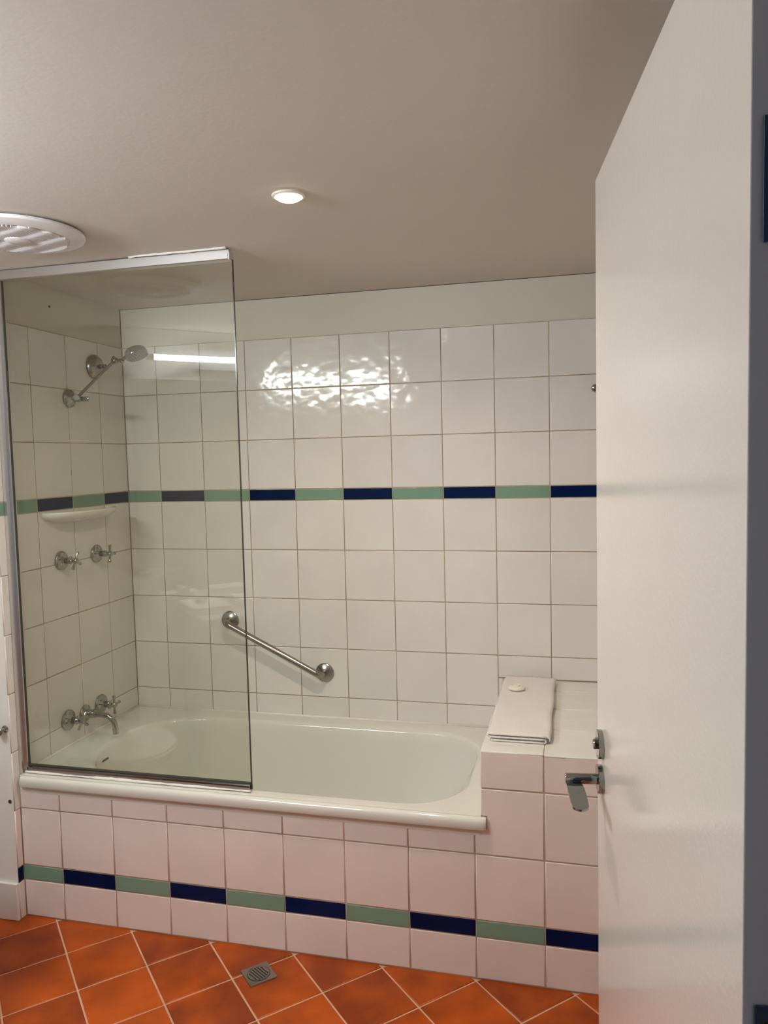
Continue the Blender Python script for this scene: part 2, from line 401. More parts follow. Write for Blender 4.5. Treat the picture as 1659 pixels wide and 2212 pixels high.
# ---------------------------------------------------------------- bathtub
def rrect(x0, x1, y0, y1, rl, rr_, na=14, ns=10):
    pts = []
    corners = [((x1-rr_, y0+rr_), rr_, -PI/2), ((x1-rr_, y1-rr_), rr_, 0), ((x0+rl, y1-rl), rl, PI/2), ((x0+rl, y0+rl), rl, PI)]
    for ci, (c, r, a0) in enumerate(corners):
        arc = [(c[0]+r*math.cos(a0+PI/2*k/na), c[1]+r*math.sin(a0+PI/2*k/na)) for k in range(na+1)]
        pts += arc
        nc, nr, na0 = corners[(ci+1) % 4]
        nxt = (nc[0]+nr*math.cos(na0), nc[1]+nr*math.sin(na0)); la = arc[-1]
        pts += [(la[0]+(nxt[0]-la[0])*k/ns, la[1]+(nxt[1]-la[1])*k/ns) for k in range(1, ns)]
    return pts
def tub_mesh():
    bm = bmesh.new()
    ox0, ox1, oy0, oy1 = 0.002, NX-0.0015, -0.742, -0.002
    ix0, ix1, iy0, iy1 = 0.125, 1.515, -0.700, -0.078
    L = [(rrect(ox0, ox1, oy0, oy1, 0.003, 0.003), 0.44), (rrect(ox0, ox1, oy0, oy1, 0.003, 0.003), TUBZ)]
    lev = [(-0.004, 0, 0, TUBZ), (0.0, 0, 0, TUBZ-0.0008), (0.006, 0, 0, TUBZ-0.004), (0.011, 0, 0, TUBZ-0.012), (0.015, 0.0, 0.004, 0.455),
           (0.025, 0.004, 0.03, 0.39), (0.04, 0.008, 0.08, 0.30), (0.058, 0.015, 0.15, 0.21), (0.078, 0.03, 0.20, 0.16), (0.105, 0.045, 0.24, 0.132), (0.15, 0.06, 0.27, 0.120), (0.26, 0.10, 0.30, 0.116)]
    for d, dl, dr, z in lev:
        rl = max(0.05, 0.27-d*0.5); r_ = max(0.05, 0.20-d*0.4)
        hy = (iy1-iy0)/2-d; rl = min(rl, hy*0.98); r_ = min(r_, hy*0.98)
        L.append((rrect(ix0+d+dl, ix1-d-dr, iy0+d, iy1-d, rl, r_), z))
    rings = [[bm.verts.new((x, y, z)) for x, y in pts] for pts, z in L]
    n = len(rings[0])
    for a, b in zip(rings, rings[1:]):
        for i in range(n):
            j = (i+1) % n; bm.faces.new((a[i], a[j], b[j], b[i]))
    bm.faces.new(rings[-1])
    bmesh.ops.recalc_face_normals(bm, faces=bm.faces)
    # front roll of the rim, a rounded strip that laps over the apron and the ledge
    prof = [(-0.741, TUBZ), (-0.750, TUBZ), (-0.7555, TUBZ-0.0025), (-0.7590, TUBZ-0.008), (-0.7600, TUBZ-0.015), (-0.7600, TUBZ-0.030), (-0.7580, TUBZ-0.034), (-0.7425, TUBZ-0.034), (-0.7425, TUBZ-0.001)]
    xs = [(0.0125, 0.75), (0.0150, 0.93), (0.019, 1.0), (1.572, 1.0), (1.5800, 0.97), (1.5850, 0.90), (1.5880, 0.78), (1.5888, 0.62)]
    rr = []
    for x, s in xs:
        rr.append([bm.verts.new((x, -0.7425+(y+0.7425)*s, (z-TUBZ+0.015)*(0.75+0.25*s)+TUBZ-0.015 if z < TUBZ-0.02 or s == 1 else z-(1-s)*0.008)) for y, z in prof])
    m_ = len(prof)
    for a, b in zip(rr, rr[1:]):
        for i in range(m_):
            j = (i+1) % m_; bm.faces.new((a[i], a[j], b[j], b[i]))
    bm.faces.new(rr[0]); bm.faces.new(list(reversed(rr[-1])))
    bmesh.ops.recalc_face_normals(bm, faces=bm.faces)
    return bm
tub = link('bathtub', tub_mesh(), 'enamel', smooth=True, label='built-in white enamel bathtub behind the tiled apron', cat='bathtub')
bm = B(-0.022, 0.022, -0.0035, 0.0035, -0.003, 0.003, bev=0.0025)
ov = link('overflow_slot', bm, 'dark', tub, label='dark narrow overflow slot'); ov.matrix_local = Matrix.Translation((0.1475, -0.470, 0.452)) @ Matrix.Rotation(PI/2, 4, 'Z')
dr = link('drain', lathe(bmesh.new(), [(0, 0.0), (0.02, 0.001), (0.03, 0.003), (0.032, 0.0)], Matrix.Translation((0.45, -0.39, 0.1165))), 'chrome', tub, smooth=True)

# ---------------------------------------------------------------- shower screen
G = -0.705
scr = empty('shower_screen', (0.42, G, TUBZ), 'fixed clear glass shower panel standing on the bath rim', 'shower screen')
def spart(name, bm, m, **k):
    o = link(name, bm, m, scr, **k); o.location = (-0.42, -G, -TUBZ); return o
spart('glass_pane', B(0.014, 0.8385, G-0.003, G+0.003, 0.514, 2.156), 'glass')
spart('glass_edge', B(0.8386, 0.8412, G-0.0032, G+0.0032, 0.503, 2.154), 'glass_edge', label='dark polished edge of the glass')
tr = bmesh.new()
prof = [(G-0.013, CEIL-0.0355), (G-0.017, CEIL-0.033), (G-0.017, CEIL-0.019), (G-0.0085, CEIL-0.0175), (G-0.0085, CEIL-0.003), (G+0.012, CEIL-0.003), (G+0.012, CEIL-0.0355)]
mm = Matrix(((0, 0, 1, 0), (1, 0, 0, 0), (0, 1, 0, 0), (0, 0, 0, 1)))
prism(tr, prof, 0.001, 0.832, mm)
spart('top_rail', tr, 'alu')
box(tr2 := bmesh.new(), 0.8325, 0.838, G-0.0175, G+0.0125, CEIL-0.0365, CEIL-0.012, bev=0.001)
spart('end_cap', tr2, 'alu')
bc = bmesh.new(); box(bc, 0.001, 0.006, G-0.032, G+0.010, TUBZ+0.002, CEIL-0.037); box(bc, 0.006, 0.016, G-0.010, G-0.004, TUBZ+0.002, CEIL-0.037); box(bc, 0.006, 0.016, G+0.004, G+0.010, TUBZ+0.002, CEIL-0.037)
box(bc, 0.0058, 0.011, G-0.032, G-0.028, TUBZ+0.002, CEIL-0.037)
spart('wall_channel', bc, 'alu')
spart('wall_seal', B(0.0162, 0.0176, G-0.0042, G+0.0042, 0.517, 2.152), 'rubber', label='dark seal along the wall channel')
bc = bmesh.new(); prism(bc, [(G-0.015, TUBZ+0.0005), (G-0.0152, TUBZ+0.020), (G-0.004, TUBZ+0.0225), (G+0.010, TUBZ+0.0225), (G+0.012, TUBZ+0.0005)], 0.0165, 0.838, mm)
spart('bottom_channel', bc, 'alu_polish')
bc = bmesh.new(); prism(bc, [(G-0.0045, TUBZ+0.0226), (G-0.0045, TUBZ+0.0265), (G+0.0045, TUBZ+0.0265), (G+0.0045, TUBZ+0.0226)], 0.0165, 0.838, mm)
spart('bottom_seal', bc, 'rubber', label='dark rubber seal under the glass')
bc = bmesh.new(); n = 60; pts = []; rads = []
rs = random.Random(3)
for i in range(n+1):
    t = i/n; x = 0.012+0.83*t
    pts.append((x, G-0.0165-rs.uniform(0, 0.0015), TUBZ+0.0045+rs.uniform(0, 0.0006))); rads.append(0.0022+0.0028*abs(math.sin(t*9+1))*rs.uniform(0.4, 1)+(0.0015 if 0.32 < t < 0.62 else 0))
tube(bc, pts, rads, 8)
spart('sealant_bead', bc, 'silicone', smooth='all', label='uneven white sealant bead along the rim')
bc = bmesh.new(); pts = [(0.50+0.33*i/24, G-0.019-rs.uniform(0, 0.004), CEIL-0.002) for i in range(25)]
tube(bc, pts, [0.003+rs.uniform(0, 0.0018) for _ in pts], 8)
spart('ceiling_sealant', bc, 'silicone', smooth='all')

# ---------------------------------------------------------------- taps (axis = +X off the left wall)
AX = frame((0, 0, 0), (1, 0, 0))
def make_tap(name, y, z, spin, label, group, size=1.0):
    t = empty(name, (0, y, z), label, 'tap', group)
    s = size
    link('flange', lathe(bmesh.new(), [(0.033*s, 0.0005), (0.036*s, 0.004), (0.034*s, 0.009), (0.024*s, 0.013), (0.0155*s, 0.017), (0.0125*s, 0.022)], AX, 36), 'chrome', t, smooth='all')
    link('spindle', lathe(bmesh.new(), [(0.0125*s, 0.022), (0.0115*s, 0.036), (0.013*s, 0.038), (0.013*s, 0.043), (0.0075*s, 0.045), (0.0075*s, 0.054), (0.010*s, 0.056), (0.0115*s, 0.063), (0.010*s, 0.070), (0.006*s, 0.074), (0, 0.0745)], AX, 24), 'chrome', t, smooth='all')
    bm = bmesh.new()
    for k in range(4):
        a = spin + k*PI/2; d = Vector((0, math.cos(a), math.sin(a)))
        base = Vector((0.063, 0, 0)); L_ = 0.034*s
        lathe(bm, [(0.0052, 0.006), (0.0042, L_*0.35), (0.0048, L_*0.7), (0.0064, L_*0.85), (0.0064, L_*0.97), (0.004, L_*1.03), (0, L_*1.04)], frame(base, d, (1, 0, 0)), 12, cap=False)
    link('cross_handle', bm, 'chrome', t, smooth='all')
    return t
make_tap('tap', -0.464, 1.194, math.radians(62), 'left of the two chrome cross-handle shower taps below the soap shelf', 'wall taps')
make_tap('tap', -0.249, 1.193, math.radians(85), 'right of the two chrome cross-handle shower taps, nearer the corner', 'wall taps')
make_tap('tap', -0.473, 0.596, math.radians(48), 'chrome cross-handle bath tap left of the bath spout', 'wall taps', 1.08)
make_tap('tap', -0.269, 0.592, math.radians(92), 'chrome cross-handle bath tap right of the spout, nearer the corner', 'wall taps', 1.08)
sp = empty('bath_spout', (0, -0.372, 0.588), 'curved chrome bath spout between the two low taps', 'spout')
link('flange', lathe(bmesh.new(), [(0.030, 0.0005), (0.033, 0.004), (0.031, 0.009), (0.021, 0.014), (0.0165, 0.022), (0.0165, 0.040), (0.0135, 0.052)], AX, 36), 'chrome', sp, smooth='all')
pts = [(0.04, 0, 0.0), (0.07, 0, -0.001), (0.095, 0, -0.003), (0.108, 0, -0.007), (0.119, 0, -0.014), (0.127, 0, -0.025), (0.131, 0, -0.038), (0.133, 0, -0.052), (0.134, 0, -0.056)]
link('spout_tube', tube(bmesh.new(), pts, [0.0135, 0.0112, 0.0105, 0.0103, 0.0101, 0.010, 0.010, 0.010, 0.010], 24), 'chrome', sp, smooth=True)
link('aerator', tube(bmesh.new(), [(0.1332, 0, -0.053), (0.1345, 0, -0.072)], 0.0122, 24), 'chrome', sp, smooth=True)

# ---------------------------------------------------------------- soap shelf
ss = bmesh.new()
def half_el(hw, dp, n=28): return [(dp*math.cos(a)**0.8 if math.cos(a) > 0 else 0, hw*math.sin(a)) for a in [(-PI/2+PI*i/n) for i in range(n+1)]]
levels = [(0.09, 0.030, -0.044), (0.14, 0.052, -0.038), (0.178, 0.080, -0.028), (0.195, 0.094, -0.018), (0.200, 0.099, -0.009), (0.200, 0.099, -0.004), (0.197, 0.097, 0.0), (0.190, 0.090, 0.0), (0.186, 0.086, -0.006), (0.17, 0.075, -0.010)]
rings = []
for hw, dp, z in levels: rings.append([ss.verts.new((x, y, z)) for x, y in half_el(hw, dp)])
for a, b in zip(rings, rings[1:]):
    for i in range(len(a)-1): ss.faces.new((a[i], a[i+1], b[i+1], b[i]))
ss.faces.new(rings[-1]); ss.faces.new(list(reversed(rings[0])))
back = [r[0] for r in rings]+[r[-1] for r in reversed(rings)]
try: ss.faces.new(back)
except Exception: pass
bmesh.ops.recalc_face_normals(ss, faces=ss.faces)
shelf = link('soap_shelf', ss, 'ceramic', smooth=True, loc=(0.0005, -0.355, 1.376), label='long white ceramic soap shelf on the left wall under the coloured band', cat='soap shelf')

# ---------------------------------------------------------------- shower arm + head, wall rose
ro = empty('wall_rose', (0, -0.203, 1.928), 'round chrome cover plate with a dark capped outlet, near the corner', 'cover plate')
link('plate', lathe(bmesh.new(), [(0.0475, 0.0005), (0.049, 0.004), (0.048, 0.010), (0.040, 0.020), (0.026, 0.027), (0.012, 0.030), (0, 0.0305)], AX, 48), 'steel', ro, smooth='all')
bm = lathe(bmesh.new(), [(0.009, 0.0295), (0.009, 0.038), (0.0065, 0.039), (0.0065, 0.046), (0.009, 0.047), (0.009, 0.055), (0.006, 0.058), (0, 0.0585)], AX, 20)
link('capped_outlet', bm, 'alu_polish', ro, smooth='all', label='dark threaded cap')
sh = empty('shower', (0, -0.369, 1.794), 'adjustable chrome shower arm with small round head', 'shower')
link('flange', lathe(bmesh.new(), [(0.033, 0.0005), (0.035, 0.004), (0.033, 0.010), (0.020, 0.018), (0.011, 0.022), (0.010, 0.030)], AX, 36), 'chrome', sh, smooth='all')
def ball(bm, c, r): bmesh.ops.create_uvsphere(bm, u_segments=20, v_segments=12, radius=r, matrix=Matrix.Translation(c)); return bm
bm = ball(bmesh.new(), (0.032, 0, 0), 0.014)
lathe(bm, [(0.0125, -0.016), (0.0145, -0.014), (0.0145, 0.004), (0.0125, 0.006)], frame((0.040, -0.006, 0.0), (0.2, -1, 0.1)), 20)
link('swivel_joint', bm, 'chrome', sh, smooth=True)
bm = bmesh.new(); box(bm, -0.017, 0.017, -0.004, 0.004, -0.009, 0.009, bev=0.003)
bmesh.ops.transform(bm, matrix=Matrix.Translation((0.068, 0.004, -0.004)), verts=bm.verts)
link('wing_knob', bm, 'chrome', sh, smooth=True)
A0, A1 = Vector((0.042, 0, 0.006)), Vector((0.204, 0, 0.130))
link('arm', tube(bmesh.new(), [A0, A1], 0.0062, 20), 'chrome', sh, smooth=True)
bm = ball(bmesh.new(), A1, 0.0125); lathe(bm, [(0.0105, -0.010), (0.0125, -0.008), (0.0125, 0.008), (0.0105, 0.010)], frame(A1, (0, -1, 0)), 20)
lathe(bm, [(0.0045, 0), (0.0045, 0.016), (0.003, 0.018)], frame(A1, (-0.4, 0, 1)), 10)
bmesh.ops.create_uvsphere(bm, u_segments=12, v_segments=8, radius=0.0085, matrix=Matrix.Translation(A1+Vector((0.030, 0, -0.004))))
link('elbow_joint', bm, 'chrome', sh, smooth=True)
HC = Vector((0.292, 0, 0.150)); HN = Vector((0.42, -0.12, -0.92)).normalized()
link('head_neck', tube(bmesh.new(), [A1+Vector((0.008, 0, 0)), A1+Vector((0.030, 0, 0.002)), A1+Vector((0.048, 0, 0.010)), HC-HN*0.012-Vector((0.022, 0, 0.002))], [0.006, 0.0055, 0.0085, 0.010], 16), 'chrome', sh, smooth=True)
hm = frame(HC, HN)
link('head', lathe(bmesh.new(), [(0, -0.016), (0.024, -0.018), (0.036, -0.015), (0.0405, -0.009), (0.042, 0.006), (0.041, 0.010), (0.038, 0.0105)], hm, 48), 'chrome', sh, smooth=True)
bm = bmesh.new()
lathe(bm, [(0.038, 0.0100), (0.038, 0.0108), (0.03, 0.0112), (0, 0.0112)], hm, 40)
for rr_, cnt in ((0.010, 6), (0.020, 12), (0.030, 18)):
    for k in range(cnt):
        a = 2*PI*k/cnt
        lathe(bm, [(0.0012, 0.0112), (0.0009, 0.0125)], hm @ Matrix.Translation((rr_*math.cos(a), rr_*math.sin(a), 0)), 6)
link('spray_face', bm, 'steel', sh, smooth=True, label='grey spray face with nozzles')

# ---------------------------------------------------------------- grab rail
ga, gb = Vector((0.449, 0, 0.8866)), Vector((0.8556, 0, 0.6836))
gr = empty('grab_rail', (0.65, 0, 0.785), 'sloping brushed steel grab rail on the back wall tiles', 'grab rail')
off = Vector((0.65, 0, 0.785)); dg = (gb-ga).normalized()
for c in (ga, gb):
    link('flange', lathe(bmesh.new(), [(0.038, 0.0005), (0.038, 0.005), (0.0345, 0.0085), (0.020, 0.013), (0.0145, 0.016)], frame(c-off, (0, -1, 0)), 40), 'steel', gr, smooth=True)
q = Vector((0, -0.055, 0)); pts = [ga+Vector((0, -0.012, 0)), ga+Vector((0, -0.028, 0))]
for k in range(7):
    a = PI/2*k/6; pts.append(ga+Vector((0, -0.030-0.025*math.sin(a), 0))+dg*0.025*(1-math.cos(a)))
mid = pts[2:]
for k in range(6, -1, -1):
    a = PI/2*k/6; pts.append(gb+Vector((0, -0.030-0.025*math.sin(a), 0))-dg*0.025*(1-math.cos(a)))
pts += [gb+Vector((0, -0.028, 0)), gb+Vector((0, -0.012, 0))]
link('bar', tube(bmesh.new(), [p-off for p in pts], 0.0128, 24), 'steel', gr, smooth=True)

# small wall hook by the door edge
hk = empty('wall_peg', (1.9155, 0, 1.7765), 'small dark chrome peg on the back wall at the door edge', 'peg')
link('base', lathe(bmesh.new(), [(0.0140, 0.0005), (0.0140, 0.010), (0.012, 0.014)], frame((0, 0, 0), (0, -1, 0)), 24), 'alu_polish', hk, smooth=True)
bm = lathe(bmesh.new(), [(0.006, 0.014), (0.006, 0.019), (0.0135, 0.021), (0.0125, 0.030), (0.006, 0.034), (0, 0.0345)], frame((0, 0, 0), (0, -1, 0)), 24)
link('knob', bm, 'chrome', hk, smooth=True)
# screw holes
link('screw_hole', lathe(bmesh.new(), [(0.0045, 0.0), (0.0045, 0.0012), (0.002, 0.0015), (0, 0.001)], frame((-0.003, -0.447, 2.12), (1, 0, 0)), 12), 'dark', label='tiny dark screw hole high on the left wall above the tiles', cat='screw hole')
link('screw_hole', lathe(bmesh.new(), [(0.006, 0.0), (0.0065, 0.0018), (0.003, 0.003), (0, 0.001)], frame((-0.0165, -E_L-0.0008, 0.415), (0, -1, 0)), 12), 'dark', label='dark chipped screw hole low at the left wall corner', cat='screw hole')
# toilet roll holder
th = empty('toilet_roll_holder', (-0.018, -E_L, 0.666), 'round steel end of a toilet roll holder at the left picture edge', 'roll holder')
link('post', lathe(bmesh.new(), [(0.0120, 0.0008), (0.0120, 0.004), (0.0065, 0.007), (0.0065, 0.026)], frame((0, 0, 0), (0, -1, 0)), 24), 'steel', th, smooth=True)
link('end_knob', lathe(bmesh.new(), [(0.0100, 0.026), (0.0130, 0.0275), (0.0130, 0.0330), (0.0110, 0.0350), (0.0065, 0.0352), (0.0060, 0.0338), (0, 0.0338)], frame((0, 0, 0), (0, -1, 0)), 28), 'steel', th, smooth=True)
link('bar', tube(bmesh.new(), [(-0.006, -0.018, 0), (-0.145, -0.018, 0)], 0.0055, 14), 'steel', th, smooth=True)
link('post', lathe(bmesh.new(), [(0.0120, 0.0008), (0.0120, 0.004), (0.0065, 0.007), (0.0065, 0.026), (0, 0.027)], frame((-0.145, 0, 0), (0, -1, 0)), 24), 'steel', th, smooth=True)

# ---------------------------------------------------------------- ceiling fan and downlight
FC = Vector((0.365, -1.055, CEIL)); DOWN = lambda r=None: frame((0, 0, 0), (0, 0, -1))
fan = empty('exhaust_fan', FC, 'round white plastic ceiling extractor fan with wavy grille', 'fan')
link('neck', lathe(bmesh.new(), [(0.150, 0.0005), (0.150, 0.006)], DOWN(), 64), 'dark', fan, smooth=True)  # neck coloured dark to paint the shade between ring and ceiling
link('outer_ring', lathe(bmesh.new(), [(0.168, 0.0050), (0.1745, 0.0062), (0.1755, 0.0105), (0.1735, 0.0150), (0.160, 0.0200), (0.134, 0.0225), (0.1325, 0.0190)], DOWN(), 96), 'plastic', fan, smooth=True)
link('grille_back', lathe(bmesh.new(), [(0.133, 0.0190), (0.130, 0.0195), (0, 0.0205)], DOWN(), 64), 'plastic', fan, smooth=True)
RG = 0.129
for k in range(-14, 15):
    c = k*0.0092
    hl = math.sqrt(max(0, RG**2-c*c))
    if hl < 0.012: continue
    n = max(6, int(hl/0.0035)); bm = bmesh.new(); prev = None
    ring = []
    for i in range(n+1):
        y = -hl + 2*hl*i/n; w_ = 0.0060*math.sin(y*2*PI/0.060)
        tp = 0.0029
        ring.append([bm.verts.new((c+w_-tp, y, -0.0205)), bm.verts.new((c+w_-tp*0.3, y, -0.0265)), bm.verts.new((c+w_+tp*0.4, y, -0.0265)), bm.verts.new((c+w_+tp*0.6, y, -0.0205))])
    for a, b in zip(ring, ring[1:]):
        for i in range(4):
            j = (i+1) % 4; bm.faces.new((a[i], a[j], b[j], b[i]))
    bm.faces.new(ring[0]); bm.faces.new(ring[-1]); bmesh.ops.recalc_face_normals(bm, faces=bm.faces)
    o = link('louvre', bm, 'plastic', fan, smooth=True); o.rotation_euler = (0, 0, math.radians(-18))
link('centre_cap', lathe(bmesh.new(), [(0.033, 0.0205), (0.033, 0.0275), (0.029, 0.0300), (0, 0.0320)], DOWN(), 40), 'plastic', fan, smooth=True)

dl = empty('downlight', (1.172, -1.095, CEIL), 'small round lit downlight in the ceiling', 'downlight')
link('trim_ring', lathe(bmesh.new(), [(0.0400, 0.0004), (0.0415, 0.0020), (0.0405, 0.0050), (0.0345, 0.0065), (0.0300, 0.0040), (0.0290, 0.0015)], DOWN(), 48, cap=False), 'ceramic', dl, smooth=True)
link('lens', lathe(bmesh.new(), [(0.0285, 0.0010), (0.0285, 0.0100), (0.024, 0.0125), (0, 0.0135)], DOWN(), 40), 'lamp', dl, smooth=True)
ld = bpy.data.lights.new('downlight_lamp', 'AREA'); ld.shape = 'DISK'; ld.size = 0.055; ld.energy = DOWN_W; ld.spread = math.radians(152); ld.color = (1.0, 0.84, 0.69)
lo = bpy.data.objects.new('downlight_lamp', ld); COL.objects.link(lo); lo.parent = dl; lo.location = (0, 0, -0.0150)

# ---------------------------------------------------------------- towel and soap on the ledge
tw = empty('folded_towel', (1.674, -0.36, NZ), 'folded white towel lying on the tiled ledge', 'towel')
def towel_layers():
    bm = bmesh.new(); x0, x1 = -0.088, 0.090
    # one sheet folded in an S across its width, seen end-on at the front edge
    path = []
    th = 0.0046; zA = [0.0038, 0.0134, 0.0226]
    def seg(xa, xb, z, n=14): return [(xa+(xb-xa)*i/n, z) for i in range(n+1)]
    def turn(x, za, zb, s, n=6):
        c = (za+zb)/2; r = (zb-za)/2
        return [(x+s*r*math.sin(PI*i/n), c-r*math.cos(PI*i/n)) for i in range(1, n)]
    path += seg(x0+0.010, x1-0.012, zA[0]) + turn(x1-0.012, zA[0], zA[1], 1) + seg(x1-0.012, x0+0.006, zA[1]) + turn(x0+0.006, zA[1], zA[2], -1) + seg(x0+0.006, x1-0.004, zA[2]) + [(x1+0.002, zA[2]-0.002), (x1+0.004, zA[2]-0.007), (x1+0.003, zA[2]-0.012)]
    ny = 44; ya, yb = -0.300, 0.312
    grid_t, grid_b = [], []
    rs = random.Random(5)
    for j in range(ny+1):
        y = ya+(yb-ya)*j/ny; rt, rb = [], []
        sk = 0.004*math.sin(j*0.31)
        for i, (x, z) in enumerate(path):
            p0 = Vector(path[max(i-1, 0)]); p1 = Vector(path[min(i+1, len(path)-1)]); t = (p1-p0).normalized(); nrm = Vector((-t.y, t.x))
            wv = 0.0006*math.sin(x*60+y*23)+0.0005*math.sin(y*70+x*11)
            edge = 0.004*max(0, 1-(j/3.0)) if z > 0.018 and x > 0.05 else 0
            dx = sk*0.4
            rt.append(bm.verts.new((x+nrm.x*th*0.45+dx, y+wv, max(0.0008, z+nrm.y*th*0.45+wv))))
            rb.append(bm.verts.new((x-nrm.x*th*0.45+dx, y+wv, max(0.0006, z-nrm.y*th*0.45+wv))))
        grid_t.append(rt); grid_b.append(rb)
    m_ = len(path)
    for j in range(ny):
        for i in range(m_-1):
            bm.faces.new((grid_t[j][i], grid_t[j][i+1], grid_t[j+1][i+1], grid_t[j+1][i]))
            bm.faces.new((grid_b[j][i], grid_b[j+1][i], grid_b[j+1][i+1], grid_b[j][i+1]))
        bm.faces.new((grid_t[j][0], grid_t[j+1][0], grid_b[j+1][0], grid_b[j][0]))
        bm.faces.new((grid_t[j][-1], grid_b[j][-1], grid_b[j+1][-1], grid_t[j+1][-1]))
    for j in (0, ny):
        for i in range(m_-1):
            bm.faces.new((grid_t[j][i], grid_b[j][i], grid_b[j][i+1], grid_t[j][i+1]))
    bmesh.ops.recalc_face_normals(bm, faces=bm.faces)
    return bm
link('folded_cloth', towel_layers(), 'towel', tw, smooth='all')
bm = bmesh.new()
for z, a_, b_ in ((0.0038, -0.078, 0.076), (0.0134, -0.082, 0.078), (0.0226, -0.082, 0.084)):
    tube(bm, [(a_+(b_-a_)*i/10, -0.3008, z) for i in range(11)], 0.0026, 8)
link('hem', bm, 'towel', tw, smooth='all')
soap = empty('soap', (1.640, -0.225, NZ+0.0262), 'small round cream soap on the folded towel', 'soap')
bm = lathe(bmesh.new(), [(0, 0.0), (0.020, 0.0), (0.0275, 0.003), (0.0290, 0.007), (0.0270, 0.0105), (0.020, 0.0135), (0.012, 0.0145), (0, 0.0145)], Matrix.Diagonal((1, 0.92, 1, 1)), 40)
link('bar', bm, 'soap', soap, smooth=True)
bm = bmesh.new(); pts = []
for i in range(50):
    t = i/49; a = t*2.6*PI; r = 0.019-0.010*t
    pts.append((r*math.cos(a)-0.002, r*0.9*math.sin(a), 0.0135+0.003*t))
tube(bm, pts, 0.0018, 8); link('moulded_swirl', bm, 'soap', soap, smooth='all')

# ---------------------------------------------------------------- floor drain
fd = empty('floor_drain', (0.9102, -0.8590, 0.0), 'square steel floor waste with round slotted grate', 'floor drain')
bm = bmesh.new(); hh = 0.0425
sq = []; nseg = 48
for i in range(nseg):
    a = 2*PI*i/nseg; c, s = math.cos(a), math.sin(a); k = hh/max(abs(c), abs(s)); sq.append((c*k, s*k))
ri = 0.0345
v0 = [bm.verts.new((x, y, 0.0002)) for x, y in sq]; v1 = [bm.verts.new((x*0.985, y*0.985, 0.0026)) for x, y in sq]; v2 = [bm.verts.new((ri*math.cos(2*PI*i/nseg), ri*math.sin(2*PI*i/nseg), 0.0026)) for i in range(nseg)]; v3 = [bm.verts.new((ri*math.cos(2*PI*i/nseg), ri*math.sin(2*PI*i/nseg), 0.0004)) for i in range(nseg)]
for a, b in ((v0, v1), (v1, v2), (v2, v3)):
    for i in range(nseg): bm.faces.new((a[i], a[(i+1) % nseg], b[(i+1) % nseg], b[i]))
bmesh.ops.recalc_face_normals(bm, faces=bm.faces)
fr = link('frame', bm, 'steel', fd); fr.rotation_euler = (0, 0, PI/4)
bm = lathe(bmesh.new(), [(0.0335, 0.0004), (0.0335, 0.0012), (0, 0.0013)], None, 40)
link('sump', bm, 'dark', fd)
bm = lathe(bmesh.new(), [(0.0290, 0.0013), (0.0290, 0.0032), (0.0325, 0.0032), (0.0325, 0.0013)], None, 48, cap=False)
for k in range(-3, 4):
    c = k*0.0085
    hl = math.sqrt(0.029**2-c*c) if abs(c) < 0.029 else 0
    w_ = 0.0024 if abs(k) < 3 else 0.0028
    box(bm, c-w_, c+w_, -hl, hl, 0.0013, 0.0030)
gt = link('grate', bm, 'steel', fd); gt.rotation_euler = (0, 0, math.radians(58))

# ---------------------------------------------------------------- door
FREE = Vector((1.884, -1.418)); DD = Vector((0.1266, -0.992)).normalized(); DT = Vector((-DD.y, DD.x))   # DT: into the door thickness (+X)
DW, DH, DTH = 0.80, 2.038, 0.036
door = empty('door_1', (FREE.x, FREE.y, 0.008), 'open cream painted door on the right with lever handle', None, None, 'structure')
door.matrix_world = Matrix(((DD.x, DT.x, 0, FREE.x), (DD.y, DT.y, 0, FREE.y), (0, 0, 1, 0.006), (0, 0, 0, 1)))
# local frame: x = from free edge to hinge edge, y = thickness (face we see is y=0), z up
link('door_leaf', B(0, DW, 0, DTH, 0, DH-0.006, bev=0.0012, seg=2), 'door', door)
def hinge(z0):
    h = empty('hinge', (0, 0, 0)); h.parent = door
    bm = B(DW+0.0002, DW+0.0022, 0.0095, 0.0360, z0, z0+0.1, bev=0.0006, seg=1)
    link('hinge_leaf', bm, 'hinge', h, label='dark blue-grey hinge leaf')
    link('knuckle', tube(bmesh.new(), [(DW+0.004, 0.041, z0), (DW+0.004, 0.041, z0+0.1)], 0.005, 14), 'hinge', h, smooth=True)
    bm = bmesh.new()
    for k in (0.018, 0.05, 0.082):
        lathe(bm, [(0.0045, 0.0021), (0.0040, 0.0028), (0.0012, 0.0026), (0, 0.0016)], frame((DW, 0.022+(0.004 if k == 0.05 else -0.002), z0+k), (1, 0, 0)), 12)
    link('screw', bm, 'dark', h, smooth=True)
for z0 in (1.706, 0.955, 0.20): hinge(z0)
# lever handle and privacy snib on the visible face
LZ, SZ = 0.943-0.006, 1.0090-0.006
hb = 0.054
lev = empty('lever_handle', (0, 0, 0)); lev.parent = door
FN = (0, -1, 0)
link('rose', lathe(bmesh.new(), [(0.0265, 0.0003), (0.0265, 0.0085), (0.0255, 0.0095), (0, 0.0098)], frame((hb, 0, LZ), FN), 40), 'chrome', lev, smooth=True)
link('neck', lathe(bmesh.new(), [(0.0098, 0.0095), (0.0098, 0.0660), (0.0090, 0.0672), (0, 0.0673)], frame((hb, 0, LZ), FN), 28), 'chrome', lev, smooth=True)
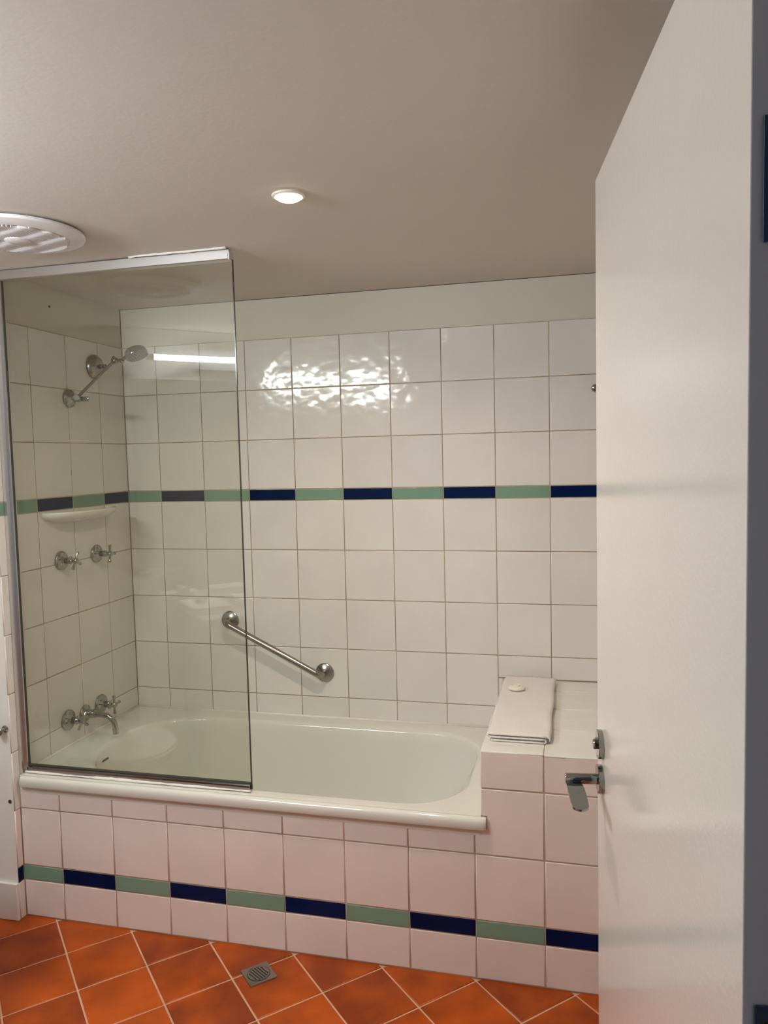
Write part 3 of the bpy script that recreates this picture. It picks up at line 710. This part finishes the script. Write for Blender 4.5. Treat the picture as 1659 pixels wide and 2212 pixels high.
# flat horizontal paddle running back towards the hinges: outline in (x along door, y off the door)
pts = [(-0.0085, -0.0665), (-0.0085, -0.0440), (0.0100, -0.0400), (0.0300, -0.0372), (0.0600, -0.0362), (0.0850, -0.0375)]
pts += [(0.094+0.0165*math.sin(PI*k/14), -0.0523+0.0145*math.cos(PI*k/14)) for k in range(1, 14)] + [(0.0850, -0.0668), (0.0600, -0.0672), (0.0300, -0.0670)]
def lz(x): return LZ - 0.0035 + 0.0 - 0.10*max(0, x-0.01) + 0.35*max(0, x-0.01)**2
bm = bmesh.new(); n = len(pts)
ra = [bm.verts.new((hb+x, y, lz(x)+0.0018)) for x, y in pts]; rb = [bm.verts.new((hb+x, y, lz(x)-0.0018)) for x, y in pts]
for i in range(n): bm.faces.new((ra[i], ra[(i+1) % n], rb[(i+1) % n], rb[i]))
bm.faces.new(ra); bm.faces.new(list(reversed(rb))); bmesh.ops.recalc_face_normals(bm, faces=bm.faces)
link('lever', bm, 'chrome', lev, smooth=True)
sn = empty('privacy_lock', (0, 0, 0)); sn.parent = door
link('rose', lathe(bmesh.new(), [(0.0265, 0.0003), (0.0265, 0.0085), (0.0255, 0.0095), (0, 0.0098)], frame((hb, 0, SZ), FN), 40), 'chrome', sn, smooth=True)
link('turn_knob', lathe(bmesh.new(), [(0.0088, 0.0095), (0.0092, 0.0150), (0.0080, 0.0165), (0, 0.0168)], frame((hb, 0, SZ), FN), 24), 'alu_polish', sn, smooth=True)

# ---------------------------------------------------------------- behind / beside the camera (seen in the glass)
VT = Vector((ca, -ca, 0)); VN = Vector((ca, ca, 0)); V0 = Vector((0, VC, 0))
def vm(t, z=0.0): # local x along wall, y out of wall, z up
    o = V0 + VT*t
    return Matrix(((VT.x, VN.x, 0, o.x), (VT.y, VN.y, 0, o.y), (0, 0, 1, z), (0, 0, 0, 1)))
tl = empty('tube_light', (0, 0, 0), 'bare fluorescent tube light above the mirror, seen reflected in the glass', 'light'); tl.matrix_world = vm(0.30, 2.045)
link('gear_box', B(-0.27, 0.27, 0.001, 0.035, -0.050, 0.050, bev=0.004), 'plastic', tl)
link('tube', tube(bmesh.new(), [(-0.475, 0.055, 0), (0.45, 0.055, 0)], 0.013, 20), 'tube', tl, smooth=True)
for s, x in ((1, -0.511), (-1, 0.486)):
    link('end_cap', tube(bmesh.new(), [(x, 0.055, 0), (x+s*0.035, 0.055, 0)], 0.0150, 18), 'steel', tl, smooth=True)
link('bracket', B(-0.20, 0.23, 0.0352, 0.0415, -0.010, 0.010), 'plastic', tl)
mi = empty('mirror', (0, 0, 0), 'wide wall mirror below the tube light', 'mirror'); mi.matrix_world = vm(0.30, 1.0)
link('mirror_glass', B(-0.58, 1.10, 0.001, 0.006, -0.10, 0.947), 'mirror', mi)
va = empty('vanity', (0, 0, 0), 'white vanity cabinet with a stone benchtop under the mirror', 'vanity'); va.matrix_world = vm(0.42, 0.0)
link('cabinet', B(-0.50, 0.95, 0.002, 0.38, 0.10, 0.80), 'cabinet', va)
link('plinth', B(-0.48, 0.93, 0.002, 0.33, 0.002, 0.0995), 'cabinet', va)
link('benchtop', B(-0.52, 0.97, 0.002, 0.42, 0.8005, 0.835, bev=0.003), 'bench', va)
for k in range(3):
    d_ = link('cabinet_door', B(-0.49+k*0.48, -0.02+k*0.48, 0.3805, 0.398, 0.11, 0.79, bev=0.002), 'cabinet', va)
    link('knob', lathe(bmesh.new(), [(0.006, 0), (0.006, 0.012), (0.012, 0.016), (0.012, 0.022), (0, 0.024)], frame((-0.06+k*0.48, 0.398, 0.70), (0, 1, 0)), 16), 'chrome', d_, smooth=True)
def roll_towel(nm, t, y, z, w, d, h, lab):
    o = empty(nm, (0, 0, 0), lab, 'towel', 'folded towels on the vanity'); o.matrix_world = vm(t, z)
    for k in range(3):
        link('fold', B(-w/2+k*0.004, w/2-k*0.003, y, y+d, 0.0005+k*h/3, (k+1)*h/3-0.0005, bev=0.006, seg=3), 'towel', o, smooth=True)
    return o
roll_towel('hand_towel', -0.02, 0.04, 0.8352, 0.20, 0.26, 0.036, 'folded white towel at the left end of the vanity top, seen in the glass')
roll_towel('hand_towel', 0.24, 0.05, 0.8352, 0.20, 0.26, 0.040, 'folded white towel further right on the vanity top, seen in the glass')
to = empty('rolled_face_cloth', (0, 0, 0), 'small rolled white cloth on the left vanity towel', 'cloth'); to.matrix_world = vm(-0.03, 0.8725)
link('roll', tube(bmesh.new(), [(0, 0.09, 0.020), (0, 0.20, 0.020)], 0.0195, 24), 'towel', to, smooth=True)

# toilet in the alcove (its bowl shows faintly in the shower glass)
tc_ = empty('toilet', (-0.35, -1.22, 0.0), 'white ceramic toilet in the alcove beside the bath, seen in the glass', 'toilet')
def oval(x0, x1, hw, n=40):
    pts = []; cx = x1-hw
    for i in range(n):
        a = 2*PI*i/n; x = math.cos(a); y = math.sin(a)
        pts.append(((cx+x*hw) if x > 0 else (cx+x*(cx-x0)), y*hw*(1.0 if x > 0 else (1-0.18*x*x))))
    return pts
def loft(lv):
    bm = bmesh.new(); rings = [[bm.verts.new((x, y, z)) for x, y in pts] for pts, z in lv]
    for a, b in zip(rings, rings[1:]):
        for i in range(len(a)):
            j = (i+1) % len(a); bm.faces.new((a[i], a[j], b[j], b[i]))
    bm.faces.new(list(reversed(rings[0]))); bm.faces.new(rings[-1]); bmesh.ops.recalc_face_normals(bm, faces=bm.faces)
    return bm
link('bowl', loft([(oval(-0.42, 0.30, 0.12), 0.002), (oval(-0.42, 0.30, 0.115), 0.12), (oval(-0.42, 0.44, 0.14), 0.24), (oval(-0.42, 0.585, 0.178), 0.34), (oval(-0.42, 0.60, 0.184), 0.375)]), 'ceramic', tc_, smooth=True)
link('seat', loft([(oval(-0.13, 0.605, 0.187), 0.376), (oval(-0.13, 0.61, 0.190), 0.386), (oval(-0.13, 0.605, 0.187), 0.393)]), 'ceramic', tc_, smooth=True)
link('lid', loft([(oval(-0.13, 0.60, 0.185), 0.394), (oval(-0.13, 0.608, 0.189), 0.400), (oval(-0.13, 0.60, 0.184), 0.408), (oval(-0.10, 0.55, 0.15), 0.413)]), 'ceramic', tc_, smooth=True)
ci = link('cistern', B(-0.795, -0.422, -0.19, 0.19, 0.38, 0.78, bev=0.02, seg=3), 'ceramic', tc_, smooth=True)
link('flush_button', lathe(bmesh.new(), [(0.022, 0), (0.022, 0.006), (0, 0.007)], Matrix.Translation((-0.60, 0, 0.7802)), 24), 'chrome', ci, smooth=True)
